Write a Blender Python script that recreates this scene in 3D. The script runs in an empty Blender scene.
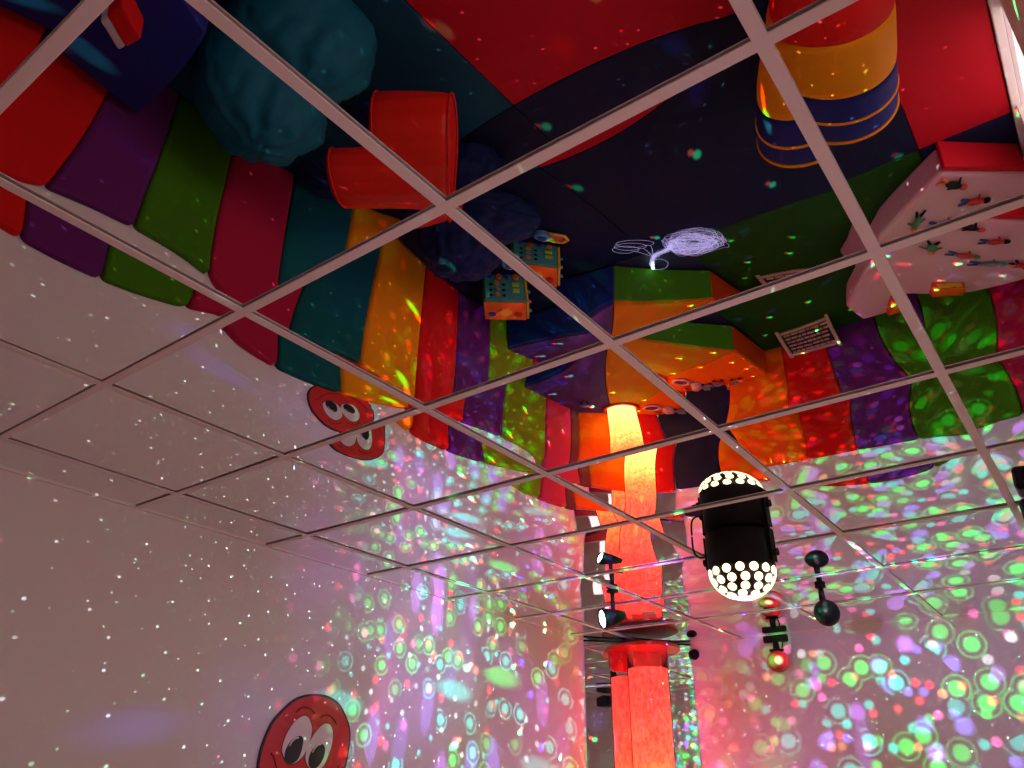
import bpy, bmesh, math, random
from mathutils import Vector, Matrix, noise
random.seed(7)
S = bpy.context.scene
COL = S.collection
PI = math.pi
H = 2.10                      # ceiling height
XL, YF, XR, YN = -1.47, 4.89, 1.72, -1.30   # left, far, right, near wall planes

# ------------------------------------------------------------------ helpers
def hexc(r, g, b):
    f = lambda c: (c/255/12.92) if c/255 <= .04045 else ((c/255+.055)/1.055)**2.4
    return (f(r), f(g), f(b), 1)

def mat(name, col, rough=.6, metal=0.0, emit=None, estr=0.0, bump=0.0, bscale=40, spec=.5, var=0.0):
    m = bpy.data.materials.new(name); m.use_nodes = True
    nt = m.node_tree; p = nt.nodes['Principled BSDF']
    p.inputs['Base Color'].default_value = col
    p.inputs['Roughness'].default_value = rough
    p.inputs['Metallic'].default_value = metal
    p.inputs['Specular IOR Level'].default_value = spec
    if emit:
        p.inputs['Emission Color'].default_value = emit
        p.inputs['Emission Strength'].default_value = estr
    if bump or var:
        tc = nt.nodes.new('ShaderNodeTexCoord'); nz = nt.nodes.new('ShaderNodeTexNoise')
        nz.inputs['Scale'].default_value = bscale; nz.inputs['Detail'].default_value = 4
        nt.links.new(tc.outputs['Object'], nz.inputs['Vector'])
        if bump:
            bp = nt.nodes.new('ShaderNodeBump'); bp.inputs['Strength'].default_value = bump
            bp.inputs['Distance'].default_value = .01
            nt.links.new(nz.outputs['Fac'], bp.inputs['Height']); nt.links.new(bp.outputs['Normal'], p.inputs['Normal'])
        if var:
            mx = nt.nodes.new('ShaderNodeMixRGB'); mx.blend_type = 'MULTIPLY'
            mx.inputs['Color1'].default_value = col
            rp = nt.nodes.new('ShaderNodeMapRange'); rp.inputs['To Min'].default_value = 1-var; rp.inputs['To Max'].default_value = 1
            nt.links.new(nz.outputs['Fac'], rp.inputs['Value'])
            mx.inputs['Fac'].default_value = 1
            nt.links.new(rp.outputs['Result'], mx.inputs['Color2']); nt.links.new(mx.outputs['Color'], p.inputs['Base Color'])
    return m

def vinyl(name, col):
    return mat(name, col, rough=.65, bump=.08, bscale=9, spec=.10)

def finish(bm, name, m, parent=None, smooth=False, loc=None, rot=None, bevel=0, seg=3, sub=0):
    me = bpy.data.meshes.new(name)
    bmesh.ops.recalc_face_normals(bm, faces=bm.faces[:])
    bm.to_mesh(me); bm.free()
    for mm in (m if isinstance(m, (list, tuple)) else [m]): me.materials.append(mm)
    if smooth:
        for f in me.polygons: f.use_smooth = True
    o = bpy.data.objects.new(name, me); COL.objects.link(o)
    if parent: o.parent = parent
    if loc: o.location = loc
    if rot: o.rotation_euler = rot
    if bevel:
        b = o.modifiers.new('bevel', 'BEVEL'); b.width = bevel; b.segments = seg; b.limit_method = 'ANGLE'; b.angle_limit = .6
    if sub:
        s = o.modifiers.new('sub', 'SUBSURF'); s.levels = sub; s.render_levels = sub
    return o

def tag(o, label, cat, group=None, kind=None):
    if label: o['label'] = label
    if cat: o['category'] = cat
    if group: o['group'] = group
    if kind: o['kind'] = kind
    return o

def thing(name, label, cat, loc=(0,0,0), rot=(0,0,0), group=None):
    o = bpy.data.objects.new(name, None); COL.objects.link(o)
    o.empty_display_size = .05; o.location = loc; o.rotation_euler = rot
    return tag(o, label, cat, group)

def struct(o):
    o['kind'] = 'structure'; return o

def box(bm, c, s, M=None, mi=0):
    vs = []
    for dx in (-.5,.5):
        for dy in (-.5,.5):
            for dz in (-.5,.5):
                v = Vector((c[0]+dx*s[0], c[1]+dy*s[1], c[2]+dz*s[2]))
                vs.append(bm.verts.new(M @ v if M else v))
    for a in ((0,1,3,2),(4,6,7,5),(0,4,5,1),(2,3,7,6),(0,2,6,4),(1,5,7,3)):
        f = bm.faces.new([vs[i] for i in a]); f.material_index = mi

def cyl(bm, p0, p1, r0, r1=None, n=24, caps=True, mi=0):
    if r1 is None: r1 = r0
    p0, p1 = Vector(p0), Vector(p1); d = (p1-p0).normalized()
    a = d.orthogonal().normalized(); b = d.cross(a)
    R0, R1 = [], []
    for i in range(n):
        t = 2*PI*i/n; e = a*math.cos(t)+b*math.sin(t)
        R0.append(bm.verts.new(p0+e*r0)); R1.append(bm.verts.new(p1+e*r1))
    for i in range(n):
        f = bm.faces.new((R0[i], R0[(i+1)%n], R1[(i+1)%n], R1[i])); f.material_index = mi; f.smooth = True
    if caps:
        f = bm.faces.new(R0[::-1]); f.material_index = mi
        f = bm.faces.new(R1); f.material_index = mi

def lathe(bm, prof, n=48, mis=None, closed=False, M=None):
    rings = []
    for r, z in prof:
        if r < 1e-5:
            v = Vector((0,0,z)); rings.append([bm.verts.new(M@v if M else v)])
        else:
            ring = []
            for i in range(n):
                v = Vector((r*math.cos(2*PI*i/n), r*math.sin(2*PI*i/n), z))
                ring.append(bm.verts.new(M@v if M else v))
            rings.append(ring)
    for k in range(len(rings)-1 if not closed else len(rings)):
        A, B = rings[k], rings[(k+1) % len(rings)]
        for i in range(n):
            j = (i+1) % n
            if len(A) == 1 and len(B) == 1: continue
            if len(A) == 1: f = bm.faces.new((A[0], B[i], B[j]))
            elif len(B) == 1: f = bm.faces.new((A[i], A[j], B[0]))
            else: f = bm.faces.new((A[i], A[j], B[j], B[i]))
            f.smooth = True
            if mis: f.material_index = mis[k]

def prism(bm, pts, z0, z1, mi=0, M=None):
    lo, hi = [], []
    for x, y in pts:
        a, b = Vector((x,y,z0)), Vector((x,y,z1))
        lo.append(bm.verts.new(M@a if M else a)); hi.append(bm.verts.new(M@b if M else b))
    n = len(pts)
    for f in [bm.faces.new(lo[::-1]), bm.faces.new(hi)] + [bm.faces.new((lo[i], lo[(i+1)%n], hi[(i+1)%n], hi[i])) for i in range(n)]:
        f.material_index = mi

def torus(bm, R, r, n=32, k=10, M=None):
    V = []
    for i in range(n):
        t = 2*PI*i/n
        row = []
        for j in range(k):
            u = 2*PI*j/k
            v = Vector(((R+r*math.cos(u))*math.cos(t), (R+r*math.cos(u))*math.sin(t), r*math.sin(u)))
            row.append(bm.verts.new(M@v if M else v))
        V.append(row)
    for i in range(n):
        for j in range(k):
            f = bm.faces.new((V[i][j], V[(i+1)%n][j], V[(i+1)%n][(j+1)%k], V[i][(j+1)%k])); f.smooth = True

def sphere(bm, c, r, M=None, u=20, v=12, sc=(1,1,1)):
    X = Matrix.Translation(c) @ Matrix.Diagonal((sc[0],sc[1],sc[2],1))
    if M: X = M @ X
    res = bmesh.ops.create_uvsphere(bm, u_segments=u, v_segments=v, radius=r, matrix=X)
    for vv in res['verts']:
        for f in vv.link_faces: f.smooth = True

def tube_curve(name, pts, r, m, parent=None, cyclic=False):
    cu = bpy.data.curves.new(name, 'CURVE'); cu.dimensions = '3D'; cu.bevel_depth = r; cu.bevel_resolution = 2
    sp = cu.splines.new('BEZIER'); sp.bezier_points.add(len(pts)-1)
    for b, p in zip(sp.bezier_points, pts):
        b.co = p; b.handle_left_type = b.handle_right_type = 'AUTO'
    sp.use_cyclic_u = cyclic
    cu.materials.append(m)
    o = bpy.data.objects.new(name, cu); COL.objects.link(o)
    if parent: o.parent = parent
    return o

def clean_tube(bm, pts, r, n=6):
    """a smooth tube through points, appended to a bmesh"""
    prev = None; rings = []
    up = Vector((0,0,1))
    for i, p in enumerate(pts):
        t = (pts[min(i+1,len(pts)-1)]-pts[max(i-1,0)])
        if t.length < 1e-9: t = Vector((1,0,0))
        t.normalize()
        a = t.cross(up)
        if a.length < 1e-3: a = t.orthogonal()
        a.normalize(); b = t.cross(a)
        rings.append([bm.verts.new(p+(a*math.cos(2*PI*k/n)+b*math.sin(2*PI*k/n))*r) for k in range(n)])
    for A, B in zip(rings, rings[1:]):
        for k in range(n):
            f = bm.faces.new((A[k], A[(k+1)%n], B[(k+1)%n], B[k])); f.smooth = True
    bm.faces.new(rings[0][::-1]); bm.faces.new(rings[-1])

# ------------------------------------------------------------------ materials
M_wall = mat('white_wall_paint', (.80,.78,.77,1), .75, bump=.05, bscale=120, spec=.2)
M_floorm = mat('floor_vinyl', hexc(38,34,60), .6)
M_grid = mat('white_grid_paint', (.88,.85,.82,1), .5)
M_mirror = mat('acrylic_mirror', (.86,.85,.85,1), .0, 1.0)
M_black = mat('black_plastic', (.008,.008,.009,1), .6, spec=.2)
M_redgloss = mat('red_gloss_board', (.62,.01,.012,1), .3)

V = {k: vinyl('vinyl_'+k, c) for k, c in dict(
    red=(.74,.010,.010,1), purple=(.14,.018,.16,1), green=(.06,.22,.006,1), crimson=(.46,.012,.06,1),
    teal=(.004,.11,.10,1), yellow=(.95,.33,.004,1), lime=(.24,.38,.008,1), pink=(.66,.03,.10,1),
    maroon=(.16,.035,.05,1), orange=(.95,.13,.003,1), navy=(.016,.014,.05,1), blue=(.012,.04,.22,1),
    deepblue=(.02,.025,.20,1), burnt=(.55,.055,.004,1), darkgreen=(.012,.06,.006,1), tealmat=(.01,.07,.13,1),
    matred=(.52,.007,.020,1), matnavy=(.009,.012,.045,1), purpleblue=(.07,.03,.16,1), amber=(.62,.19,.004,1), white=(.72,.36,.42,1)).items()}  # last entry: white vinyl with reddish light mixed into its colour

# ------------------------------------------------------------------ room shell
def slab(name, c, s, m):
    bm = bmesh.new(); box(bm, c, s); return struct(finish(bm, name, m))
slab('floor', ((XL+XR)/2, (YN+YF)/2, -.05), (XR-XL+.4, YF-YN+.4, .10), M_floorm)
slab('wall_left', (XL-.05, (YN+YF)/2, H/2), (.10, YF-YN+.2, H), M_wall)
slab('wall_far', ((XL+XR)/2, YF+.05, H/2), (XR-XL, .10, H), M_wall)
slab('wall_near', ((XL+XR)/2, YN-.05, H/2), (XR-XL, .10, H), M_wall)
# right wall with two blind-covered panes, the second unseen and added as fill light
WINS_AND_FILL = [(2.69, 3.45, .05, .90), (.20, 1.80, .05, 1.30)]
bm = bmesh.new()
edges = [YN, WINS_AND_FILL[1][0], WINS_AND_FILL[1][1], WINS_AND_FILL[0][0], WINS_AND_FILL[0][1], YF+.1]
for a, b in ((0,1),(2,3),(4,5)): box(bm, (XR+.05, (edges[a]+edges[b])/2, H/2), (.10, edges[b]-edges[a], H))
for y0, y1, z0, z1 in WINS_AND_FILL:
    box(bm, (XR+.05, (y0+y1)/2, (z1+H)/2), (.10, y1-y0, H-z1)); box(bm, (XR+.05, (y0+y1)/2, z0/2), (.10, y1-y0, z0))
struct(finish(bm, 'wall_right', M_wall))
M_pane = mat('daylit_blind_and_fill', (.9,.88,.78,1), .5, emit=(1,.73,.73,1), estr=1.75)
for k, (y0, y1, z0, z1) in enumerate(WINS_AND_FILL):
    bm = bmesh.new(); box(bm, (XR+.03, (y0+y1)/2, (z0+z1)/2), (.02, y1-y0, z1-z0))
    struct(finish(bm, 'window_or_fill_%d' % (k+1), M_pane))
    bm = bmesh.new()
    for y in ((y1,) if k == 0 else (y0, y1)): box(bm, (XR-.005, y, (z0+z1)/2), (.04, .04, z1-z0+.04))
    box(bm, (XR-.005, (y0+y1)/2, z1), (.04, y1-y0+.04, .04))
    struct(finish(bm, 'trim_%d' % (k+4), M_grid, bevel=.004))
bm = bmesh.new(); box(bm, (XR-.0225, 1.79, .025), (.045, 5.0, .05)); struct(finish(bm, 'baseboard_right', M_grid, bevel=.006))

# ceiling: mirror tiles that sag a little in the middle, in a white grid
xs = [XL, -1.2, -.6, 0, .6, 1.2, XR]
ys = [YN, -.6, 0, .6, 1.2, 1.8, 2.4, 3.0, 3.6, 4.2, YF]
bm = bmesh.new(); N = 20; hw = .0115
rs = random.Random(3)
SAG = .0075
for i in range(len(xs)-1):
    for j in range(len(ys)-1):
        x0, x1, y0, y1 = xs[i]+.002, xs[i+1]-.002, ys[j]+.002, ys[j+1]-.002
        w, d = x1-x0, y1-y0
        s = SAG*min(1, (w/.6)**1.3)*rs.uniform(.88, 1.10)*{(3,3):.62,(4,3):.85,(4,4):.9,(3,4):.9,(5,3):.4}.get((i,j), 1)
        tx, ty = rs.uniform(-.002,.002), rs.uniform(-.002,.002)
        g = []
        for a in range(N+1):
            row = []
            for b in range(N+1):
                u, v = 2*a/N-1, 2*b/N-1
                z = H + .006 - s*(1-u*u)*(1-v*v) + tx*u*w/2 + ty*v*d/2
                row.append(bm.verts.new((x0+w*a/N, y0+d*b/N, z)))
            g.append(row)
        for a in range(N):
            for b in range(N):
                f = bm.faces.new((g[a][b], g[a][b+1], g[a+1][b+1], g[a+1][b])); f.smooth = True
# backing above the tiles
box(bm, ((XL+XR)/2, (YN+YF)/2, H+.06), (XR-XL+.2, YF-YN+.2, .06), mi=1)
me = bpy.data.meshes.new('ceiling'); bm.to_mesh(me); bm.free()
me.materials.append(M_mirror); me.materials.append(M_wall)
ceil = bpy.data.objects.new('ceiling', me); COL.objects.link(ceil); struct(ceil)
bm = bmesh.new()
for x in xs[1:-1]: box(bm, (x, (YN+YF)/2, H+.0015), (.024, YF-YN, .003))
for y in ys[1:-1]: box(bm, ((XL+XR)/2, y, H+.0012), (XR-XL, .024, .003))
for x in (XL+.006, XR-.006): box(bm, (x, (YN+YF)/2, H+.004), (.012, YF-YN, .008))
for y in (YN+.006, YF-.006): box(bm, ((XL+XR)/2, y, H+.004), (XR-XL, .012, .008))
struct(finish(bm, 'trim_1', M_grid, bevel=.001, seg=1))

# ------------------------------------------------------------------ padded wall panels
def pad(label, m, c0, c1, zt, zb=.0, t=.045, nrm=None):
    """padded panel standing on the floor along the wall from c0 to c1 (plan points), thickness t towards the room"""
    a, b = Vector((c0[0],c0[1],0)), Vector((c1[0],c1[1],0))
    L = (b-a).length; e = (b-a).normalized(); n = Vector(nrm).normalized()
    bm = bmesh.new(); NX, NZ = 10, 16
    g = []; h = zt-zb
    def bulge(u, v):
        du = min(u, 1-u)*L; dv = min(v, 1-v)*h
        r = .022
        f = lambda q: 1 if q >= r else math.sqrt(max(0, 1-(1-q/r)**2))
        return t*(.62+.38*f(du)*f(dv))
    us = [0,.02,.05,.09,.15,.3,.5,.7,.85,.91,.95,.98,1]; vs = [0,.006,.015,.03,.06,.2,.4,.6,.8,.9,.95,.975,.99,.997,1]
    for u in us:
        row = []
        for v in vs:
            # rounded top corners
            z = zb+v*h
            q = Vector((0,0,0))+a+e*(u*L)
            row.append(bm.verts.new((q.x+n.x*bulge(u,v), q.y+n.y*bulge(u,v), z)))
        g.append(row)
    for i in range(len(us)-1):
        for j in range(len(vs)-1):
            f = bm.faces.new((g[i][j], g[i+1][j], g[i+1][j+1], g[i][j+1])); f.smooth = True
    # round the two upper corners in the panel's own plane
    rc = .035
    for i, u in enumerate(us):
        for j, v in enumerate(vs):
            du = min(u,1-u)*L; dz = (1-v)*h
            if du < rc and dz < rc:
                p = Vector((rc-du, rc-dz))
                mxx = max(abs(p.x), abs(p.y))
                if p.length > 1e-6 and mxx > 0:
                    k = mxx/p.length
                    ndu, ndz = rc-p.x*k, rc-p.y*k
                    uu = ndu/L if u < .5 else 1-ndu/L
                    q = a+e*(uu*L)
                    bb = bulge(min(max(uu,0),1), 1-ndz/h)
                    bb = t*(.62+.38*min(1, math.sqrt(max(0,1-(max(p.length*k/rc,0))**4))))
                    g[i][j].co = Vector((q.x+n.x*bb, q.y+n.y*bb, zb+h-ndz))
    # closing back
    bnd = [g[i][0] for i in range(len(us))]+[g[-1][j] for j in range(1,len(vs))]+[g[i][-1] for i in range(len(us)-2,-1,-1)]+[g[0][j] for j in range(len(vs)-2,0,-1)]
    back = [bm.verts.new(v.co - n*(v.co-a).dot(n)) for v in bnd]
    K = len(bnd)
    for k in range(K):
        bm.faces.new((bnd[k], bnd[(k+1)%K], back[(k+1)%K], back[k]))
    bm.faces.new(back)
    o = finish(bm, 'wall_pad', m)
    tag(o, label, 'wall pad', 'padded panels along the walls')
    return o
PZL, PZR = H-.945, H-1.02
g = .0015
Lb = [-.35, .07, .50, .85, 1.24, 1.68, 2.13, 2.58, 2.95, 3.32, 3.84, 4.22, 4.36]
Lc = [('teal','dark teal padded wall panel nearest the camera on the left wall'),
      ('red','red padded left wall panel at the picture edge, before the dark purple one'),
      ('purple','dark purple padded wall panel between red and green ones beside blue foam block'),
      ('green','dark green padded wall panel behind the big teal beanbag'),
      ('crimson','crimson padded wall panel between the green and teal ones on the left wall'),
      ('teal','teal padded wall panel between crimson and yellow ones'),
      ('yellow','amber yellow padded wall panel under the smiling red face sign'),
      ('red','bright red padded wall panel right beside the amber yellow panel'),
      ('purple','purple padded wall panel behind the activity cube'),
      ('lime','lime green padded wall panel at the end of the corner platform'),
      ('pink','pink red padded wall panel between lime green and maroon ones near bubble tube'),
      ('maroon','narrow maroon padded wall panel left of the bubble tube')]
for k, (c, lab) in enumerate(Lc):
    pad(lab, V[c], (XL, Lb[k]+g), (XL, Lb[k+1]-g), PZL, nrm=(1,0,0))
Rb = [-.93, -.51, -.015, .35, .765, 1.245, 1.70]
Rc = [('navy','navy padded wall panel behind the small toys right of bubble tube'),
      ('orange','orange padded wall panel on the far wall beside the navy one'),
      ('red','dark red padded far wall panel behind the slatted wooden frame'),
      ('purple','dark purple padded far wall panel between red and green ones'),
      ('green','dark green padded wall panel on the far wall behind the tinted cushion'),
      ('crimson','crimson padded far wall panel at the right edge of the picture')]
for k, (c, lab) in enumerate(Rc):
    pad(lab, V[c], (Rb[k+1]-g, YF), (Rb[k]+g, YF), PZR, nrm=(0,-1,0))

# ------------------------------------------------------------------ corner boxing with mirror, pads below
A = Vector((XL, 4.36, 0)); B = Vector((-.95, YF, 0)); dn = Vector((1,-1,0)).normalized(); dt = (B-A).normalized()
midp = (A+B)/2
bm = bmesh.new(); prism(bm, [(XL,4.36),(-.95,YF),(XL,YF)], 0, H-.001); struct(finish(bm, 'trim_3', M_wall))
pad('orange padded panel below corner mirror, left of the bubble tube', V['orange'], (A+dt*.01+dn*.001), (midp-dt*.004+dn*.001), PZL-.03, nrm=dn)
pad('vivid red padded panel below corner mirror, right of the bubble tube', V['red'], (midp+dt*.004+dn*.001), (B-dt*.01+dn*.001), PZL-.03, nrm=dn)
M_mirror2 = mat('silver_mirror', (.80,.80,.82,1), .01, 1.0)
Lm = (B-A).length
cm = thing('corner_mirror', 'tall mirror set diagonally across the corner behind the bubble tube', 'mirror', (midp.x,midp.y,0), (0,0,math.atan2(dt.y,dt.x)))
bm = bmesh.new(); box(bm, (0,-.006,(PZL-.02+H-.012)/2), (Lm-.012,.008,H-.012-PZL+.02)); finish(bm, 'mirror_sheet', M_mirror2, cm)
bm = bmesh.new()
box(bm, (0,-.007,H-.008), (Lm-.01,.014,.010)); finish(bm, 'edge_strip', M_black, cm)

# ------------------------------------------------------------------ bubble tube
tc = midp + dn*.215 - dt*.005
PT = .40      # platform top height
M_clear = bpy.data.materials.new('clear_acrylic'); M_clear.use_nodes = True
nt = M_clear.node_tree; nt.nodes.clear()
out = nt.nodes.new('ShaderNodeOutputMaterial'); mx = nt.nodes.new('ShaderNodeMixShader'); tr = nt.nodes.new('ShaderNodeBsdfTransparent'); gl = nt.nodes.new('ShaderNodeBsdfGlossy')
gl.inputs['Roughness'].default_value = .03; tr.inputs['Color'].default_value = (.97,.95,.95,1)
fr = nt.nodes.new('ShaderNodeFresnel'); fr.inputs['IOR'].default_value = 1.45
nt.links.new(fr.outputs[0], mx.inputs[0]); nt.links.new(tr.outputs[0], mx.inputs[1]); nt.links.new(gl.outputs[0], mx.inputs[2]); nt.links.new(mx.outputs[0], out.inputs[0])

M_water = bpy.data.materials.new('lit_bubbling_water'); M_water.use_nodes = True
nt = M_water.node_tree; p = nt.nodes['Principled BSDF']
p.inputs['Base Color'].default_value = (.5,.08,.06,1); p.inputs['Roughness'].default_value = .3
tcn = nt.nodes.new('ShaderNodeTexCoord'); sp = nt.nodes.new('ShaderNodeSeparateXYZ'); nt.links.new(tcn.outputs['Object'], sp.inputs[0])
mr = nt.nodes.new('ShaderNodeMapRange'); mr.inputs['From Min'].default_value = PT; mr.inputs['From Max'].default_value = H
nt.links.new(sp.outputs['Z'], mr.inputs['Value'])
ramp = nt.nodes.new('ShaderNodeValToRGB'); cr = ramp.color_ramp
cr.elements[0].position = .0; cr.elements[0].color = (1.0,.72,.20,1)
cr.elements[1].position = 1.0; cr.elements[1].color = (.95,.024,.020,1)
for pos, c in ((.20,(1.0,.54,.11,1)), (.40,(1.0,.17,.035,1)), (.58,(.95,.060,.028,1)), (.78,(.95,.032,.022,1))):
    e = cr.elements.new(pos); e.color = c
nt.links.new(mr.outputs['Result'], ramp.inputs['Fac'])
nz = nt.nodes.new('ShaderNodeTexNoise'); nz.inputs['Scale'].default_value = 38; nz.inputs['Detail'].default_value = 5; nz.inputs['Roughness'].default_value = .7
vo = nt.nodes.new('ShaderNodeTexVoronoi'); vo.inputs['Scale'].default_value = 75
mp = nt.nodes.new('ShaderNodeMapping'); mp.inputs['Scale'].default_value = (1,1,.7)
nt.links.new(tcn.outputs['Object'], mp.inputs['Vector'])
nt.links.new(mp.outputs['Vector'], nz.inputs['Vector']); nt.links.new(mp.outputs['Vector'], vo.inputs['Vector'])
r1 = nt.nodes.new('ShaderNodeMapRange'); r1.inputs['From Min'].default_value=.38; r1.inputs['From Max'].default_value=.62; r1.inputs['To Min'].default_value=.45; r1.inputs['To Max'].default_value=1.15
nt.links.new(nz.outputs['Fac'], r1.inputs['Value'])
r2 = nt.nodes.new('ShaderNodeMapRange'); r2.inputs['From Min'].default_value=.0; r2.inputs['From Max'].default_value=.5; r2.inputs['To Min'].default_value=.7; r2.inputs['To Max'].default_value=1.1
nt.links.new(vo.outputs['Distance'], r2.inputs['Value'])
mu = nt.nodes.new('ShaderNodeMath'); mu.operation='MULTIPLY'; nt.links.new(r1.outputs[0], mu.inputs[0]); nt.links.new(r2.outputs[0], mu.inputs[1])
WATER_STR = 3.3
mu2 = nt.nodes.new('ShaderNodeMath'); mu2.operation='MULTIPLY'; mu2.inputs[1].default_value = WATER_STR; nt.links.new(mu.outputs[0], mu2.inputs[0])
nt.links.new(ramp.outputs['Color'], p.inputs['Emission Color']); nt.links.new(mu2.outputs[0], p.inputs['Emission Strength'])

bt = thing('bubble_tube', 'glowing red and yellow bubble tube standing in the corner before mirror', 'bubble tube', (tc.x, tc.y, 0))
TR = .128
bm = bmesh.new(); lathe(bm, [(TR,PT+.002),(TR,H-.077)], 64); finish(bm, 'clear_tube', M_clear, bt)
bm = bmesh.new(); cyl(bm, (0,0,PT+.004), (0,0,H-.205), TR-.006, n=64); wo = finish(bm, 'water_column', M_water, bt)
bm = bmesh.new(); lathe(bm, [(TR+.03,PT),(TR+.03,PT+.012),(TR+.004,PT+.02),(TR+.004,PT)], 48, closed=True); finish(bm, 'base_collar', M_redgloss, bt)
# red corner shelf that holds the top of the tube: D-shape against the mirror
sh = thing('corner_shelf', 'red rounded corner shelf just below ceiling holding bubble tube top', 'shelf', (midp.x,midp.y,H-.075), (0,0,math.atan2(dt.y,dt.x)))
bm = bmesh.new(); pts = [(.255,-.016)]
for k in range(25):
    t = PI*k/24; pts.append((.015+.24*math.cos(t), -.03-.33*math.sin(t)))
pts.append((-.225,-.016))
prism(bm, pts[::-1], 0, .022); finish(bm, 'board', M_redgloss, sh, bevel=.004)
bm = bmesh.new()
bp = [(-.20,-.02),(-.20,-.115),(-.175,-.14),(.19,-.14),(.20,-.11),(.20,-.02)]
MB_ = Matrix(((1,0,0,0),(0,0,1,0),(0,1,0,0),(0,0,0,1)))
prism(bm, [(x, z+.02) for x, z in bp], -.0285, -.0125, M=MB_); finish(bm, 'mounting_board', M_redgloss, sh, bevel=.002)
M_screw = mat('steel_screw', (.5,.5,.5,1), .3, 1)
for k, (x, y) in enumerate(((-.12,-.25),(.0,-.31),(.12,-.27),(.17,-.12),(-.17,-.12))):
    bm = bmesh.new(); cyl(bm, (x,y,.022), (x,y,.027), .008, n=12); finish(bm, 'screw', M_screw, sh)

# ------------------------------------------------------------------ corner platform
pf = thing('soft_platform', 'multicoloured padded corner platform around the foot of bubble tube', 'soft play platform')
P0, P1, P2, P3 = (XL+.055,3.5), (-.70,3.5), (-.15,4.10), (-.15,YF-.055)
Q0 = (XL+.055, 4.33); Q1 = (A+(B-A)*.5+dn*.06); Q1 = (Q1.x, Q1.y); Q2 = (-.93, YF-.055)
T = (tc.x, tc.y)
def top_wedge(pts, m, nm='top_pad'):
    bm = bmesh.new(); prism(bm, pts, PT-.06, PT-.003); return finish(bm, nm, m, pf, bevel=.012)
def inset(pts, d=.003): 
    cx = sum(p[0] for p in pts)/len(pts); cy = sum(p[1] for p in pts)/len(pts)
    return [(cx+(p[0]-cx)*(1-d/.3), cy+(p[1]-cy)*(1-d/.3)) for p in pts]
top_wedge(inset([P0, P1, (T[0]-.09,T[1]-.02), Q1, (Q1[0]-.27,Q1[1]-.27), Q0]), V['purpleblue'])['label'] = 'purple blue top wedge'
top_wedge(inset([P1, P2, (T[0]+.10,T[1]+.05), (T[0]-.09,T[1]-.02)]), V['amber'])['label'] = 'amber top wedge'
top_wedge(inset([P2, P3, Q2, Q1, (T[0]-.09,T[1]-.02), (T[0]+.10,T[1]+.05)]), V['orange'])['label'] = 'bright orange top wedge'
def side(a, b, m, lab):
    a, b = Vector((*a,0)), Vector((*b,0)); e = (b-a).normalized(); n = Vector((e.y,-e.x,0))
    bm = bmesh.new(); L = (b-a).length
    M = Matrix.Translation((a+b)/2 - n*.03) @ Matrix.Rotation(math.atan2(e.y,e.x),4,'Z')
    box(bm, (0,0,(PT-.062)/2+.031), (L-.004,.06,PT-.062), M=M)
    finish(bm, 'side_pad', m, pf, bevel=.012)['label'] = lab
side(P0, P1, V['blue'], 'dark blue side'); side(P1, P2, V['green'], 'green side'); side(P2, P3, V['burnt'], 'burnt orange side')
bm = bmesh.new(); prism(bm, inset([(P0[0]+.06,P0[1]+.06),(P1[0],P1[1]+.08),(P2[0]-.08,P2[1]+.02),(P3[0]-.06,P3[1]-.06),(Q2[0],Q2[1]-.06),(Q0[0]+.06,Q0[1])]), 0, PT-.064); finish(bm, 'core', V['navy'], pf)

# ------------------------------------------------------------------ floor mats
def fmat(label, m, x0, x1, y0, y1, t=.03):
    bm = bmesh.new(); box(bm, ((x0+x1)/2,(y0+y1)/2,t/2), (x1-x0-.004,y1-y0-.004,t))
    return tag(finish(bm, 'floor_mat', m, bevel=.008), label, 'floor mat', 'padded mats covering the floor')
fmat('large red floor mat in the middle of the room', V['matred'], -.39, 1.2, -1.25, 2.17)
fmat('dark teal floor mat along the left wall under the beanbags', V['tealmat'], XL+.055, -.39, -1.25, 2.17)
fmat('large navy floor mat in front of the green side of corner platform', V['matnavy'], -.39, 1.2, 2.17, 3.495)
fmat('navy floor mat by the left wall under the activity cube', V['matnavy'], XL+.055, -.39, 2.17, 3.495)
fmat('dark green floor mat under the slatted wooden frame', V['darkgreen'], -.14, 1.2, 3.495, YF-.055)
fmat('red floor mat along the right wall beside the banded padded roll', V['matred'], 1.2, XR-.05, .9, 3.495)
fmat('dark red floor mat at the near right wall', V['matred'], 1.2, XR-.05, -1.25, .9)
fmat('navy floor mat under the tinted cushion', V['matnavy'], 1.2, XR-.05, 3.495, YF-.055)

# ------------------------------------------------------------------ beanbags and soft blocks
def beanbag(name, label, m, c, rx, ry, rz, seed, wr=.02, squash=.45, rot=0):
    bm = bmesh.new(); bmesh.ops.create_icosphere(bm, subdivisions=5, radius=1)
    off = Vector((seed*3.1, seed*1.7, seed))
    for v in bm.verts:
        d = v.co.normalized()
        top = max(0, d.z)
        n1 = noise.noise(d*1.6+off)*.10
        ang = math.atan2(d.y, d.x)
        fold = math.sin(ang*9+seed*2+3*noise.noise(d*2+off))*.035*(.25+top)
        n2 = noise.noise(d*6+off)*.03 + abs(noise.noise(Vector((d.x*9,d.y*9,d.z*3))+off))*-.045
        r = 1+n1+fold+n2*(wr/.02)
        z = d.z*r
        if z < -squash: z = -squash + (z+squash)*.12
        v.co = Vector((d.x*r*rx, d.y*r*ry, z*rz))
        
    zmin = min(v.co.z for v in bm.verts)
    for v in bm.verts: v.co.z -= zmin
    o = finish(bm, 'cover', m, smooth=True)
    root = thing(name, label, 'beanbag', c, (0,0,rot))
    o.parent = root
    return root
def fabric(name, col, rough=.55, bump=.35, bscale=14):
    return mat(name, col, rough, bump=bump, bscale=bscale, spec=.2)
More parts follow.
